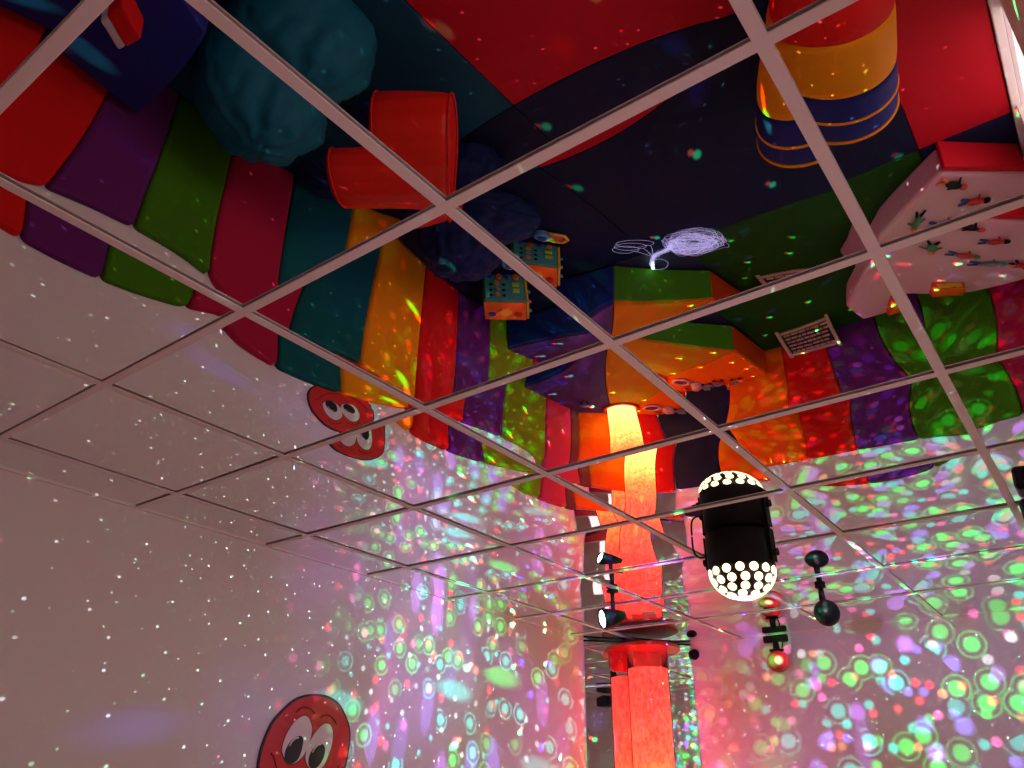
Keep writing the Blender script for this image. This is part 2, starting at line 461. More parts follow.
F_teal = fabric('teal_nylon', (.004,.13,.20,1), .65); F_navy = fabric('navy_nylon', (.006,.016,.085,1), .65, .6, 10); F_red = fabric('red_nylon', (.80,.022,.012,1), .35, .5, 7)
bb = beanbag('beanbag', 'large round teal beanbag by the left wall beside the red drum cushion', F_teal, (-.88,1.05,.03), .33, .33, .38, 1.3)
bm = bmesh.new(); lathe(bm, [(0,.055),(.05,.05),(.06,.02),(.05,0)], 24); finish(bm, 'gathered_top', F_teal, bb, loc=(0,0,.44), smooth=True)
b2 = beanbag('beanbag', 'crumpled navy beanbag in front of the red panel beside the activity cube', F_navy, (-.93,2.40,.03), .31, .29, .25, 4.7, .05, rot=.6)
b3 = beanbag('beanbag', 'flat navy beanbag squashed under the red drum cushion', F_navy, (-1.16,1.80,.03), .24,.26,.095, 9.1, .05, .9)
M_tag = mat('white_care_tag', (.7,.7,.7,1), .6)
for (x, y, z, r) in ((-1.23,1.99,.165,.5),(-1.05,2.33,.25,1.2)):
    bm = bmesh.new(); box(bm, (0,0,0), (.035,.03,.002)); tg = finish(bm, 'care_tag', M_tag, b3 if y < 2.1 else b2)
    tg.matrix_world = Matrix.Translation((x,y,z)) @ Matrix.Rotation(r,4,'Z') @ Matrix.Rotation(.6,4,'X')
    tg.parent = None
    par = b3 if y < 2.1 else b2
    tg.parent = par; tg.matrix_parent_inverse = (Matrix.Translation(par.location) @ Matrix.Rotation(par.rotation_euler.z,4,'Z')).inverted()
# red drum cushion lying on its side
dr = thing('drum_cushion', 'shiny red fabric drum cushion lying on its side over navy beanbag', 'cushion', (-.735,1.705,.41), (0,0,math.atan2(.56,.83)))
bm = bmesh.new(); prof = []
Mx = Matrix.Rotation(PI/2,4,'Y')
def drum_profile(L, R): 
    return [(0,-L/2),(R*.80,-L/2-.006),(R*.95,-L/2+.012),(R,-L/2+.05),(R*1.02,-L/4),(R*1.025,0),(R*1.02,L/4),(R,L/2-.05),(R*.95,L/2-.012),(R*.80,L/2-.03),(R*.3,L/2-.06),(0,L/2-.06)]
lathe(bm, drum_profile(.46,.225), 72, M=Mx)
for v in bm.verts:
    a = math.atan2(v.co.y, v.co.z)
    k = 1+.02*noise.noise(Vector((v.co.x*6, math.cos(a)*2, math.sin(a)*2)))+.012*math.sin(a*14+v.co.x*9)
    v.co.y *= k; v.co.z *= k
finish(bm, 'cover', F_red, dr, smooth=True, sub=1)
bm = bmesh.new(); torus(bm, .222, .006, 60, 6, M=Matrix.Translation((.215,0,0)) @ Mx); torus(bm, .222, .006, 60, 6, M=Matrix.Translation((-.205,0,0)) @ Mx); finish(bm, 'piping', F_red, dr)
# blue foam block
bk = thing('foam_block', 'dark blue foam block standing against the left wall beside teal beanbag', 'foam block', (-1.02,.40,.03))
bm = bmesh.new(); box(bm, (0,0,.20), (.70,.50,.40)); finish(bm, 'block', V['deepblue'], bk, bevel=.02)
# small red and white soft toy on the block
M_wht = mat('white_plastic', (.75,.72,.72,1), .4)
st = thing('soft_cube', 'small red and white soft cube lying on the dark blue foam block', 'toy', (-.92,.36,.432), (0,0,.3))
bm = bmesh.new(); box(bm, (0,0,.05), (.10,.12,.10)); finish(bm, 'red_side', V['red'], st, bevel=.012)
bm = bmesh.new(); box(bm, (-.075,0,.05), (.045,.115,.095)); finish(bm, 'white_side', M_wht, st, bevel=.012)

# padded roll lying on the floor: red, yellow and navy bands, yellow piping
fr_ = thing('foam_roll', 'padded roll with red, yellow and navy bands lying on the floor', 'foam roll', (.985,2.67,.03), (0,0,math.atan2(-.971,.238)))
RR = .243
MY = Matrix.Translation((0,0,RR)) @ Matrix.Rotation(PI/2,4,'Y')
def rband(nm, a, b, m, ends=()):
    bm = bmesh.new(); n = 8
    pr = [(RR-.03,a+.002)] + [(RR*(1-.012*abs(2*k/n-1)**6),a+.002+(b-a-.004)*k/n) for k in range(n+1)] + [(RR-.03,b-.002)]
    if a in ends: pr[0] = (0,a)
    if b in ends: pr[-1] = (0,b)
    lathe(bm, pr, 64, M=MY)
    for v in bm.verts: v.co.z = RR+(v.co.z-RR)*(1+.006*noise.noise(v.co*6)); v.co.z = max(v.co.z, .001)
    finish(bm, nm, m, fr_)
rband('navy_band', 0, .29, V['deepblue'], (0,)); rband('yellow_band', .29, .60, V['yellow']); rband('red_band', .60, .85, V['red'], (.85,))
for x in (.008, .135):
    bm = bmesh.new(); torus(bm, RR-.004, .010, 72, 8, M=Matrix.Translation((x,0,0)) @ MY)
    for v in bm.verts: v.co.z = max(v.co.z, 0)
    finish(bm, 'piping', V['yellow'], fr_)

# white cushion with toys, reddish light painted into its cover, red cushion in front
wc = thing('floor_cushion', 'white padded floor cushion, pink from painted reddish light, with rounded edges strewn with small toys', 'cushion', (0,0,.03))
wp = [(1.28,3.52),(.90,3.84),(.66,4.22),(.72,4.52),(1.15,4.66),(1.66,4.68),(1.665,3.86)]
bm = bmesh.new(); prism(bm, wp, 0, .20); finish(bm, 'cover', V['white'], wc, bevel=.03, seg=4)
bm = bmesh.new(); prism(bm, [(1.285,3.512),(1.663,3.852),(1.663,3.79),(1.30,3.465)], 0, .20); finish(bm, 'front_panel', V['matred'], wc, bevel=.012)['label'] = 'red front panel'
# small toys on the tinted cushion
def col(n, c, r=.4): return mat(n, c, r)
TC = dict(red=col('toy_red',(.55,.02,.015,1)), blue=col('toy_blue',(.02,.07,.30,1)), green=col('toy_green',(.03,.25,.08,1)), orange=col('toy_orange',(.75,.18,.01,1)),
          black=M_black, yellow=col('toy_yellow',(.75,.42,.02,1)), white=M_wht, grey=col('toy_grey',(.22,.24,.26,1)), cyan=col('toy_cyan',(.05,.35,.42,1)), pink=col('toy_pink',(.7,.25,.25,1)))
def toy_figure(label, x, y, z, a, L, c1, c2, c3):
    L *= 1.2
    t = thing('toy_figure', label, 'toy', (x,y,z), (0,0,a), 'small toys on the pink cushion')
    bm = bmesh.new(); sphere(bm, (0,0,.022), .022, sc=(L/.044*.62,1,1)); finish(bm, 'body', TC[c1], t)
    bm = bmesh.new(); sphere(bm, (L*.38,0,.024), .019, sc=(1.2,1,1)); finish(bm, 'head', TC[c2], t)
    for s in (-1,1):
        bm = bmesh.new(); cyl(bm, (-L*.30,s*.012,.012), (-L*.55,s*.024,.010), .010, .007, n=10); finish(bm, 'leg', TC[c3], t)
        bm = bmesh.new(); cyl(bm, (L*.12,s*.018,.018), (L*.02,s*.05,.008), .007, .005, n=8); finish(bm, 'arm', TC[c1], t)
CZ = .23
toy_figure('small dark and red toy figure at tinted cushion front edge', 1.32,3.66,CZ,.9,.15,'black','red','orange')
toy_figure('small red toy figure with dark head in the middle of tinted cushion', 1.40,3.92,CZ,.5,.13,'red','black','blue')
toy_figure('small green and orange toy figure near tinted cushion left corner', 1.10,3.86,CZ,2.0,.12,'green','orange','black')
toy_figure('small red toy figure with blue legs next to a blue one on tinted cushion', 1.22,4.02,CZ,.7,.15,'red','green','blue')
toy_figure('long grey blue toy figure lying on the tinted cushion', 1.32,4.22,CZ,.55,.19,'grey','cyan','blue')
toy_figure('small red and black toy figure at tinted cushion far right side', 1.48,4.36,CZ,1.1,.12,'red','black','black')
bg = thing('storage_bag', 'small crumpled orange red bag leaning at the tinted cushion far edge', 'bag', (1.02,4.47,.232), (0,0,.35))
bm = bmesh.new(); box(bm, (0,0,.03), (.20,.12,.06)); bmesh.ops.subdivide_edges(bm, edges=bm.edges[:], cuts=5, use_grid_fill=True)
for v in bm.verts: v.co += Vector((noise.noise(v.co*19), noise.noise(v.co*19+Vector((5,0,0))), abs(noise.noise(v.co*17)) if v.co.z > .01 else 0))*.018
finish(bm, 'pouch', col('orange_film',(.80,.12,.01,1),.25), bg, smooth=True)
bm = bmesh.new(); box(bm, (0,-.062,.03), (.15,.004,.04)); finish(bm, 'label_patch', TC['yellow'], bg)

# ------------------------------------------------------------------ activity cube
ac = thing('activity_cube', 'teal and orange activity cube with knobs and yellow edge by purple panel', 'toy', (-1.10,3.07,.03), (0,0,math.atan2(.6,.79)))
w = .30
bm = bmesh.new(); box(bm, (0,0,.125), (w,w*.9,.25)); finish(bm, 'body', TC['green'], ac, bevel=.02)
bm = bmesh.new(); box(bm, (0,-w*.45-.004,.125), (w*.9,.012,.23)); fp = finish(bm, 'front_panel', col('teal_plastic',(.05,.30,.27,1)), ac, bevel=.004)
bm = bmesh.new(); box(bm, (0,0,.254), (w*.95,w*.86,.012)); finish(bm, 'top_panel', col('orange_plastic',(.80,.13,.01,1)), ac, bevel=.004)
bm = bmesh.new(); box(bm, (w*.5+.006,0,.125), (.016,w*.86,.24)); finish(bm, 'side_panel', TC['yellow'], ac, bevel=.005)
yy = -w*.45-.012
for r in range(3):
    for c in (0,1):
        bm = bmesh.new(); cyl(bm, (-.09+c*.09,yy,.10+r*.05), (-.09+c*.09,yy-.002,.10+r*.05), .012, n=16); finish(bm, 'hole', M_black, ac)
for r, cc in enumerate(('orange','grey','orange')):
    bm = bmesh.new(); cyl(bm, (-.045,yy,.09+r*.05), (-.045,yy-.018,.09+r*.05), .017, .014, n=20); finish(bm, 'knob', TC[cc], ac)
for k, cc in enumerate(('blue','orange','blue','orange')):
    bm = bmesh.new(); cyl(bm, (-.09+k*.06,yy,.035), (-.09+k*.06,yy-.016,.035), .020, .018, n=20); finish(bm, 'button', TC[cc], ac)
M_lime = col('lime_plastic',(.28,.55,.03,1))
for k in range(2):
    bm = bmesh.new(); box(bm, (.085,yy-.004,.10+k*.055), (.05,.016,.035)); finish(bm, 'slider', M_lime, ac, bevel=.005)
bm = bmesh.new(); cyl(bm, (0,0,.26), (0,0,.275), .045, n=28); finish(bm, 'dial', TC['yellow'], ac)
for x, cc in ((-.09,'blue'),(.09,'red')):
    bm = bmesh.new(); cyl(bm, (x,.03,.26), (x,.03,.275), .026, n=20); finish(bm, 'button', TC[cc], ac)
for k in range(3):
    bm = bmesh.new(); sphere(bm, (w*.5+.02,-.07+k*.06,.10+.05*k), .016); finish(bm, 'bead', TC[('cyan','pink','cyan')[k]], ac)
# toy telephone-like roller next to the cube
rl = thing('toy_roller', 'toy roller with a blue wheel and yellow handle beside activity cube', 'toy', (-.86,2.83,.03), (0,0,.75))
bm = bmesh.new(); cyl(bm, (0,0,.02), (0,0,.085), .052, n=36); finish(bm, 'wheel', col('toy_sky',(.10,.32,.50,1)), rl, bevel=.006)
bm = bmesh.new(); cyl(bm, (0,0,.085), (0,0,.097), .028, n=24); finish(bm, 'hub', TC['blue'], rl)
bm = bmesh.new(); pts = [Vector((.03,-.045,.05)),Vector((.08,-.055,.06)),Vector((.14,-.05,.06)),Vector((.165,0,.06)),Vector((.14,.05,.06)),Vector((.08,.055,.06)),Vector((.03,.045,.05))]
clean_tube(bm, pts, .014, 10); finish(bm, 'handle', TC['yellow'], rl)
bm = bmesh.new(); box(bm, (.09,0,.05), (.09,.07,.03)); finish(bm, 'grip', col('toy_brown',(.40,.08,.02,1)), rl, bevel=.008)

# ------------------------------------------------------------------ fibre optic strands
M_fib = mat('lit_fibre', (.8,.8,.9,1), .3, emit=(.55,.48,1,1), estr=.55)
M_fibtip = mat('lit_fibre_root', (.8,.9,.9,1), .3, emit=(.6,1,1,1), estr=5)
fo = thing('fibre_optic_strands', 'tangled bundle of glowing violet fibre optic strands at green platform side', 'fibre optic light', (-.465,3.72,.03))
rf = random.Random(11)
bm = bmesh.new()
def smooth_path(ctrl, n=10):
    out = []
    for i in range(len(ctrl)-1):
        p0 = ctrl[max(i-1,0)]; p1 = ctrl[i]; p2 = ctrl[i+1]; p3 = ctrl[min(i+2,len(ctrl)-1)]
        for k in range(n):
            t = k/n
            out.append(.5*((2*p1)+(-p0+p2)*t+(2*p0-5*p1+4*p2-p3)*t*t+(-p0+3*p1-3*p2+p3)*t**3))
    out.append(ctrl[-1]); return out
for s in range(46):
    j = lambda a: rf.uniform(-a, a)
    ctrl = [Vector((0,0,.02)), Vector((.05+j(.015),-.12+j(.02),.03+abs(j(.02)))), Vector((.15+j(.02),-.25+j(.02),.05+abs(j(.03)))), Vector((.26+j(.03),-.27+j(.03),.05+abs(j(.03))))]
    cx, cy = .43+j(.07), -.20+j(.07); rx, ry = .16+j(.06), .10+j(.045)
    turns = rf.uniform(.8, 2.4); a0 = PI+.5+j(.4); sg = -1
    K = int(turns*9)
    for k in range(1, K):
        a = a0+sg*2*PI*k/9
        q = Vector((rx*math.cos(a)*(1+j(.05)), ry*math.sin(a)*(1+j(.05)), 0)); q.rotate(Matrix.Rotation(.75,3,'Z'))
        ctrl.append(Vector((cx,cy,max(.004,.03+j(.025))))+q)
    clean_tube(bm, smooth_path(ctrl, 5), .0009, 4)
for s in range(3):     # loose loops off to the left
    cx, cy = -.03+.05*s, -.39-.02*s
    ctrl = [Vector((.10,-.2,.04))]
    for k in range(9):
        a = .6+2*PI*k/8
        q = Vector(((.10+.02*s)*math.cos(a), .055*math.sin(a),0)); q.rotate(Matrix.Rotation(.6,3,'Z'))
        ctrl.append(Vector((cx,cy,.012))+q)
    clean_tube(bm, smooth_path(ctrl, 6), .0014, 4)
clean_tube(bm, smooth_path([Vector((0,0,.03)),Vector((.09,.02,.05)),Vector((.15,-.05,.05)),Vector((.13,-.13,.04)),Vector((.06,-.14,.03))],8), .0014, 4)
finish(bm, 'strands', M_fib, fo)['kind'] = 'stuff'
bm = bmesh.new(); clean_tube(bm, smooth_path([Vector((0,.0,.02)),Vector((.02,-.05,.03)),Vector((.055,-.12,.035))],8), .011, 10); finish(bm, 'root_ferrule', M_fibtip, fo, smooth=True)

# ------------------------------------------------------------------ slatted wooden frame leaning on the far wall
M_wood = mat('pale_wood', (.70,.46,.34,1), .5, var=.35, bscale=20)
M_wdark = mat('dark_backing', (.03,.02,.02,1), .8)
rk = thing('slatted_frame', 'pale wooden frame with rows of slats leaning on the far wall', 'frame', (.265,4.50,.032), (math.radians(-62),0,0))
# local: x along width, z up along the leaning height
W, HH = .40, .375
for x in (-W/2, W/2):
    bm = bmesh.new(); box(bm, (x,0,HH/2+.005), (.028,.03,HH+.05)); finish(bm, 'post', M_wood, rk, bevel=.005)
for z in (.03, HH-.015):
    bm = bmesh.new(); box(bm, (0,0,z), (W-.03,.026,.03)); finish(bm, 'rail', M_wood, rk, bevel=.004)
bm = bmesh.new(); box(bm, (0,.008,HH/2), (W-.03,.006,HH-.07)); finish(bm, 'backing', M_wdark, rk)
rr = random.Random(5)
for r in range(6):
    z = .072+r*.05
    bm = bmesh.new(); x = -W/2+.03
    while x < W/2-.05:
        L = rr.uniform(.03,.075); box(bm, (x+L/2,-.003+rr.uniform(-.003,.003),z), (L-.008,.014,.022)); x += L
    finish(bm, 'slat', M_wood, rk, bevel=.003)

# ------------------------------------------------------------------ small toys on the platform
tg = 'small toys on the corner platform'
def lathe_toy(name, label, x, y, parts, z=PT, a=0):
    t = thing(name, label, 'toy', (x,y,z), (0,0,a), tg)
    for nm, prof, m in parts:
        bm = bmesh.new(); lathe(bm, prof, 28); finish(bm, nm, m, t)
    return t
rg = thing('toy_ring', 'pale pink toy ring beside the bubble tube foot', 'toy', (-.83,4.585,PT+.014), (0,0,0), tg)
bm = bmesh.new(); torus(bm, .062, .014, 36, 12); finish(bm, 'ring', TC['pink'], rg)
bm = bmesh.new(); cyl(bm, (0,0,-.010), (0,0,.0), .05, n=28); finish(bm, 'disc', col('toy_dark',(.12,.03,.03,1)), rg)
lathe_toy('toy_cup', 'upside down grey pink toy cup between the toy ring and navy panel', -.745,4.68, [('cup',[(.045,0),(.036,.07),(0,.072)],TC['pink']),('rim',[(.05,0),(.05,.008),(.044,.008)],TC['grey'])])
lathe_toy('spinning_top', 'small red spinning top lying near the vivid red panel', -.865,4.725, [('body',[(0,0),(.035,.03),(.035,.04),(0,.05)],TC['red']),('stem',[(.006,.05),(.006,.08),(0,.08)],TC['pink'])])
def toy_car(label, x, y, a, c):
    t = thing('toy_car', label, 'toy', (x,y,PT), (0,0,a), tg)
    bm = bmesh.new(); box(bm, (0,0,.025), (.11,.05,.028)); finish(bm, 'body', TC[c], t, bevel=.008)
    bm = bmesh.new(); box(bm, (-.008,0,.05), (.055,.042,.026)); finish(bm, 'cabin', TC['grey'], t, bevel=.008)
    for sx in (-1,1):
        for sy in (-1,1):
            bm = bmesh.new(); cyl(bm, (sx*.034,sy*.022,.013), (sx*.034,sy*.032,.013), .013, n=16); finish(bm, 'wheel', M_black, t)
toy_car('dark grey toy car beside the pink toy cup', -.66,4.735,.15,'grey')
toy_car('red toy car at the foot of the navy panel', -.545,4.70,.2,'red')
toy_car('orange toy car furthest right among the toys by navy panel', -.40,4.75,.1,'orange')
lathe_toy('toy_skittle', 'small orange toy skittle between the red and orange toy cars', -.485,4.775, [('body',[(.022,0),(.03,.03),(.014,.07),(0,.075)],TC['orange']),('head',[(0,.07),(.017,.085),(0,.105)],TC['red'])])
t = thing('toy_animal', 'small grey toy animal standing on purple blue platform top', 'toy', (-1.22,4.12,PT), (0,0,.4), tg)
bm = bmesh.new(); sphere(bm, (0,0,.045), .026, sc=(1.7,1,1)); finish(bm, 'body', TC['grey'], t)
bm = bmesh.new(); sphere(bm, (.055,0,.065), .019, sc=(1.2,1,1)); finish(bm, 'head', TC['white'], t)
for sx in (-1,1):
    for sy in (-1,1):
        bm = bmesh.new(); cyl(bm, (sx*.025,sy*.014,0), (sx*.025,sy*.014,.04), .007, n=10); finish(bm, 'leg', M_black, t)

# ------------------------------------------------------------------ smiling red face sign on the left wall
sg = thing('face_sign', 'round red cartoon face sign with big eyes on the left wall', 'sign', (XL,2.157,H-.80))
CY, CZc = 2.157, H-.80
M_fr = mat('sign_red', (.62,.018,.012,1), .45); M_fb = mat('sign_black', (.008,.008,.01,1), .5); M_fw = mat('sign_white', (.78,.72,.72,1), .5); M_fd = mat('sign_dark_red', (.25,.006,.006,1), .5)
def outline_scale(k):
    base = [(1.922,-.855),(1.922,-.803),(1.93,-.761),(1.956,-.692),(1.998,-.641),(2.054,-.592),(2.111,-.568),(2.173,-.558),(2.238,-.560),(2.301,-.582),(2.348,-.625),(2.379,-.67),(2.392,-.715),(2.391,-.771),(2.381,-.838),(2.35,-.92),(2.29,-.985),(2.20,-1.02),(2.10,-1.015),(2.0,-.975),(1.945,-.915)]
    return [((y-CY)*k, (z+.80)*k) for y, z in base]
def flat(pts, x0, x1, m, nm, rel=False, sub=True):
    if not rel: pts = [(y-CY, z+.80) for y, z in pts]
    # closed Catmull-Rom
    P = [Vector((a,b,0)) for a, b in pts]; n = len(P); outp = []
    for i in range(n):
        p0,p1,p2,p3 = P[i-1],P[i],P[(i+1)%n],P[(i+2)%n]
        for k in range(5):
            t_ = k/5; outp.append(.5*((2*p1)+(-p0+p2)*t_+(2*p0-5*p1+4*p2-p3)*t_*t_+(-p0+3*p1-3*p2+p3)*t_**3))
    bm = bmesh.new()
    lo = [bm.verts.new((x0,p.x,p.y)) for p in outp]; hi = [bm.verts.new((x1,p.x,p.y)) for p in outp]
    bm.faces.new(lo[::-1]); bm.faces.new(hi); m_ = len(lo)
    for i in range(m_): bm.faces.new((lo[i],lo[(i+1)%m_],hi[(i+1)%m_],hi[i]))
    return finish(bm, nm, m, sg)
flat(outline_scale(1.0), .001, .008, M_fb, 'outline', True)
flat(outline_scale(.962), .008, .0095, M_fr, 'face', True)
eyeL = [(2.027,-.781),(2.038,-.729),(2.07,-.679),(2.108,-.653),(2.139,-.654),(2.163,-.686),(2.168,-.716),(2.158,-.765),(2.13,-.81),(2.086,-.833),(2.049,-.818)]
eyeR = [(2.151,-.796),(2.162,-.752),(2.191,-.706),(2.23,-.674),(2.263,-.674),(2.283,-.70),(2.287,-.745),(2.275,-.79),(2.246,-.843),(2.198,-.854),(2.163,-.83)]
pupL = [(2.049,-.822),(2.043,-.788),(2.065,-.749),(2.103,-.729),(2.126,-.737),(2.127,-.776),(2.113,-.815),(2.081,-.833)]
pupR = [(2.173,-.834),(2.17,-.799),(2.195,-.763),(2.231,-.752),(2.249,-.765),(2.251,-.795),(2.231,-.831),(2.198,-.85)]
def scaled(pts, k):
    cx = sum(p[0] for p in pts)/len(pts); cy = sum(p[1] for p in pts)/len(pts)
    return [(cx+(p[0]-cx)*k, cy+(p[1]-cy)*k) for p in pts]
for e, pu in ((eyeL,pupL),(eyeR,pupR)):
    flat(scaled(e,1.07), .0095, .0102, M_fd, 'eye_outline')
    flat(e, .0102, .0108, M_fw, 'eye'); flat(pu, .0108, .0114, M_fb, 'pupil')
    cx = sum(p[0] for p in pu)/len(pu); cy = sum(p[1] for p in pu)/len(pu)
    bm = bmesh.new()
    clean_tube(bm, [Vector((.0116,cx-CY+a,cy+.80+b)) for a, b in ((-.028,.012),(-.02,.028),(-.004,.042),(.012,.046))], .0035, 6)
    finish(bm, 'glint', M_fw, sg)
for br in ([(2.074,-.640),(2.10,-.620),(2.125,-.617),(2.15,-.622),(2.173,-.637)], [(2.207,-.648),(2.23,-.638),(2.255,-.638),(2.28,-.648),(2.301,-.668)]):
    bm = bmesh.new(); clean_tube(bm, smooth_path([Vector((.0096,y-CY,z+.80)) for y, z in br],4), .004, 6); finish(bm, 'eyebrow', M_fd, sg)
bm = bmesh.new(); clean_tube(bm, smooth_path([Vector((.0096,y-CY,z+.80)) for y, z in ((1.975,-.80),(1.994,-.816),(2.02,-.86),(2.08,-.915),(2.16,-.94),(2.24,-.93),(2.31,-.88),(2.34,-.83))],4), .004, 6); finish(bm, 'mouth', M_fd, sg)

# ------------------------------------------------------------------ ceiling lights
# magic ball light
M_lens = mat('lit_lens', (1,1,1,1), .3, emit=(1,.82,.45,1), estr=2.2)
dc = thing('disco_light', 'black cylindrical disco light with domed honeycomb of lit lenses hanging from ceiling', 'light', (.27,2.75,H))
DR = .128
bm = bmesh.new(); lathe(bm, [(0,-.002),(.09,-.002),(DR,-.012),(DR,-.15),(DR-.004,-.156),(0,-.156)], 56); finish(bm, 'housing', M_black, dc)
M_dome = mat('black_dome', (.02,.017,.01,1), .35)
bm = bmesh.new(); hh = .105
lathe(bm, [((DR-.006)*math.cos(t), -.155-hh*math.sin(t)) for t in [PI/2*k/14 for k in range(14)]]+[(0,-.155-hh)], 56); finish(bm, 'dome', M_dome, dc, smooth=True)
bm = bmesh.new()
rows = [(.10,15),(.44,14),(.78,11),(1.10,7),(1.40,3)]
for k, (t, n) in enumerate(rows):
    for i in range(n):
        a = 2*PI*(i+.5*(k%2))/n
        r = (DR-.004)*math.cos(t); z = -.155-hh*math.sin(t)
        nn = Vector((math.cos(t)*math.cos(a)*hh, math.cos(t)*math.sin(a)*hh, -math.sin(t)*DR)).normalized()
        p = Vector((r*math.cos(a), r*math.sin(a), z))
        cyl(bm, p-nn*.002, p+nn*.003, .0168, n=18)
finish(bm, 'lenses', M_lens, dc)
bm = bmesh.new(); clean_tube(bm, smooth_path([Vector((-.125,-.04,-.085)),Vector((-.15,-.05,-.088)),Vector((-.168,-.055,-.06)),Vector((-.17,-.055,-.001))],6), .004, 8); finish(bm, 'cable', M_black, dc)
for s in (-1,1):
    bm = bmesh.new(); box(bm, (s*(DR+.006),0,-.07), (.006,.05,.13)); finish(bm, 'bracket_plate', M_black, dc, bevel=.002)
    bm = bmesh.new(); cyl(bm, (s*(DR+.006),0,-.10), (s*(DR+.024),0,-.10), .014, n=16); finish(bm, 'bracket_knob', M_black, dc)
# pinspot with white light
M_wl = mat('white_lamp_face', (1,1,1,1), .3, emit=(.92,.96,1,1), estr=14)
def pinspot(label, x, y, stem, aim, lit, r=.05, L=.13):
    t = thing('spotlight', label, 'light', (x,y,H))
    bm = bmesh.new(); cyl(bm, (0,0,-.001), (0,0,-.014), .03, n=28); finish(bm, 'ceiling_plate', M_black, t, bevel=.002)
    bm = bmesh.new(); cyl(bm, (0,0,-.012), (0,0,-stem), .011, n=14); finish(bm, 'stem', M_black, t)
    a = Vector(aim).normalized(); c = Vector((0,0,-stem-.01))
    bm = bmesh.new(); lathe(bm, [(0,-L*.5),(r*.35,-L*.48),(r*.55,-L*.30),(r*.8,0),(r,L*.40),(r,L*.5),(r*.9,L*.5),(r*.86,L*.42),(0,L*.42)], 32, M=Matrix.Translation(c) @ a.to_track_quat('Z','Y').to_matrix().to_4x4()); finish(bm, 'lamp_head', M_black, t)
    if lit:
        bm = bmesh.new(); cyl(bm, c+a*(L*.43), c+a*(L*.45), r*.82, n=28); finish(bm, 'lens', M_wl, t)
    return t, c, a
pinspot('black spotlight with lit white lens on thin stem before the bubble tube', -.62,3.29,.125,(-.62,-.78,-.22),True,.05,.13)
def ball_lamp():
    t = thing('spotlight', 'unlit black oval spotlight on a short stem right of the disco light', 'light', (.274,3.764,H))
    bm = bmesh.new(); cyl(bm, (0,0,-.001), (0,0,-.014), .025, n=28); finish(bm, 'ceiling_plate', M_black, t, bevel=.002)
    bm = bmesh.new(); cyl(bm, (0,0,-.012), (0,0,-.10), .012, .017, n=14); finish(bm, 'stem', M_black, t)
    bm = bmesh.new(); sphere(bm, (.01,0,-.135), .062, sc=(.95,1.15,1.0)); finish(bm, 'lamp_head', M_black, t)
ball_lamp()
# red and green ball lamp on the far wall
wl = thing('laser_ball_lamp', 'small red and green glowing ball lamp on black bracket, far wall top', 'light', (-.36,YF,H-.026))
bm = bmesh.new(); box(bm, (0,-.02,.0), (.15,.035,.04)); finish(bm, 'bracket', M_black, wl, bevel=.004)
bm = bmesh.new(); cyl(bm, (0,-.03,-.01), (.012,-.06,-.085), .016, .022, n=18); finish(bm, 'arm', M_black, wl)
bm = bmesh.new(); clean_tube(bm, smooth_path([Vector((.025,-.03,.0)),Vector((.05,-.05,-.03)),Vector((.04,-.06,-.08)),Vector((.02,-.06,-.10))],5), .004, 6); finish(bm, 'cable', M_black, wl)
M_lball = bpy.data.materials.new('red_green_globe'); M_lball.use_nodes = True
nt = M_lball.node_tree; p = nt.nodes['Principled BSDF']; p.inputs['Base Color'].default_value = (.3,.02,.02,1); p.inputs['Roughness'].default_value = .15
tcn = nt.nodes.new('ShaderNodeTexCoord'); 
def near(pt, r, c):
    d = nt.nodes.new('ShaderNodeVectorMath'); d.operation = 'DISTANCE'; nt.links.new(tcn.outputs['Object'], d.inputs[0]); d.inputs[1].default_value = pt
    r_ = nt.nodes.new('ShaderNodeMapRange'); r_.interpolation_type = 'SMOOTHSTEP'
    for nm, v in zip(('From Min','From Max','To Min','To Max'), (0,r,1,0)): r_.inputs[nm].default_value = v
    nt.links.new(d.outputs['Value'], r_.inputs['Value'])
    v = nt.nodes.new('ShaderNodeVectorMath'); v.operation = 'SCALE'; v.inputs[0].default_value = c; nt.links.new(r_.outputs[0], v.inputs['Scale']); return v.outputs[0]
acc = near((.02,-.05,.01), .085, (.75,.015,.03))
for pt, r_, c in (((-.045,-.045,.0), .055, (.01,.55,.06)), ((-.008,-.062,-.002), .034, (2.2,1.9,.9))):
    a_ = nt.nodes.new('ShaderNodeVectorMath'); nt.links.new(acc, a_.inputs[0]); nt.links.new(near(pt,r_,c), a_.inputs[1]); acc = a_.outputs[0]
nt.links.new(acc, p.inputs['Emission Color']); p.inputs['Emission Strength'].default_value = 1.0
bm = bmesh.new(); sphere(bm, (0,0,0), .066); gb = finish(bm, 'globe', M_lball, wl, loc=(.02,-.085,-.145), rot=(0,0,.5))
bm = bmesh.new(); lathe(bm, [(.028,.046),(.045,.068),(.012,.075)], 28); finish(bm, 'socket', M_black, wl, loc=(.018,-.082,-.145))
# black sensor on far wall
ss = thing('motion_sensor', 'small round black sensor on the far wall right of corner mirror', 'sensor', (-.925,YF,H-.07))
bm = bmesh.new(); lathe(bm, [(.034,0),(.034,.012),(.026,.026),(0,.03)], 28, M=Matrix.Rotation(PI/2,4,'X')); finish(bm, 'housing', M_black, ss)
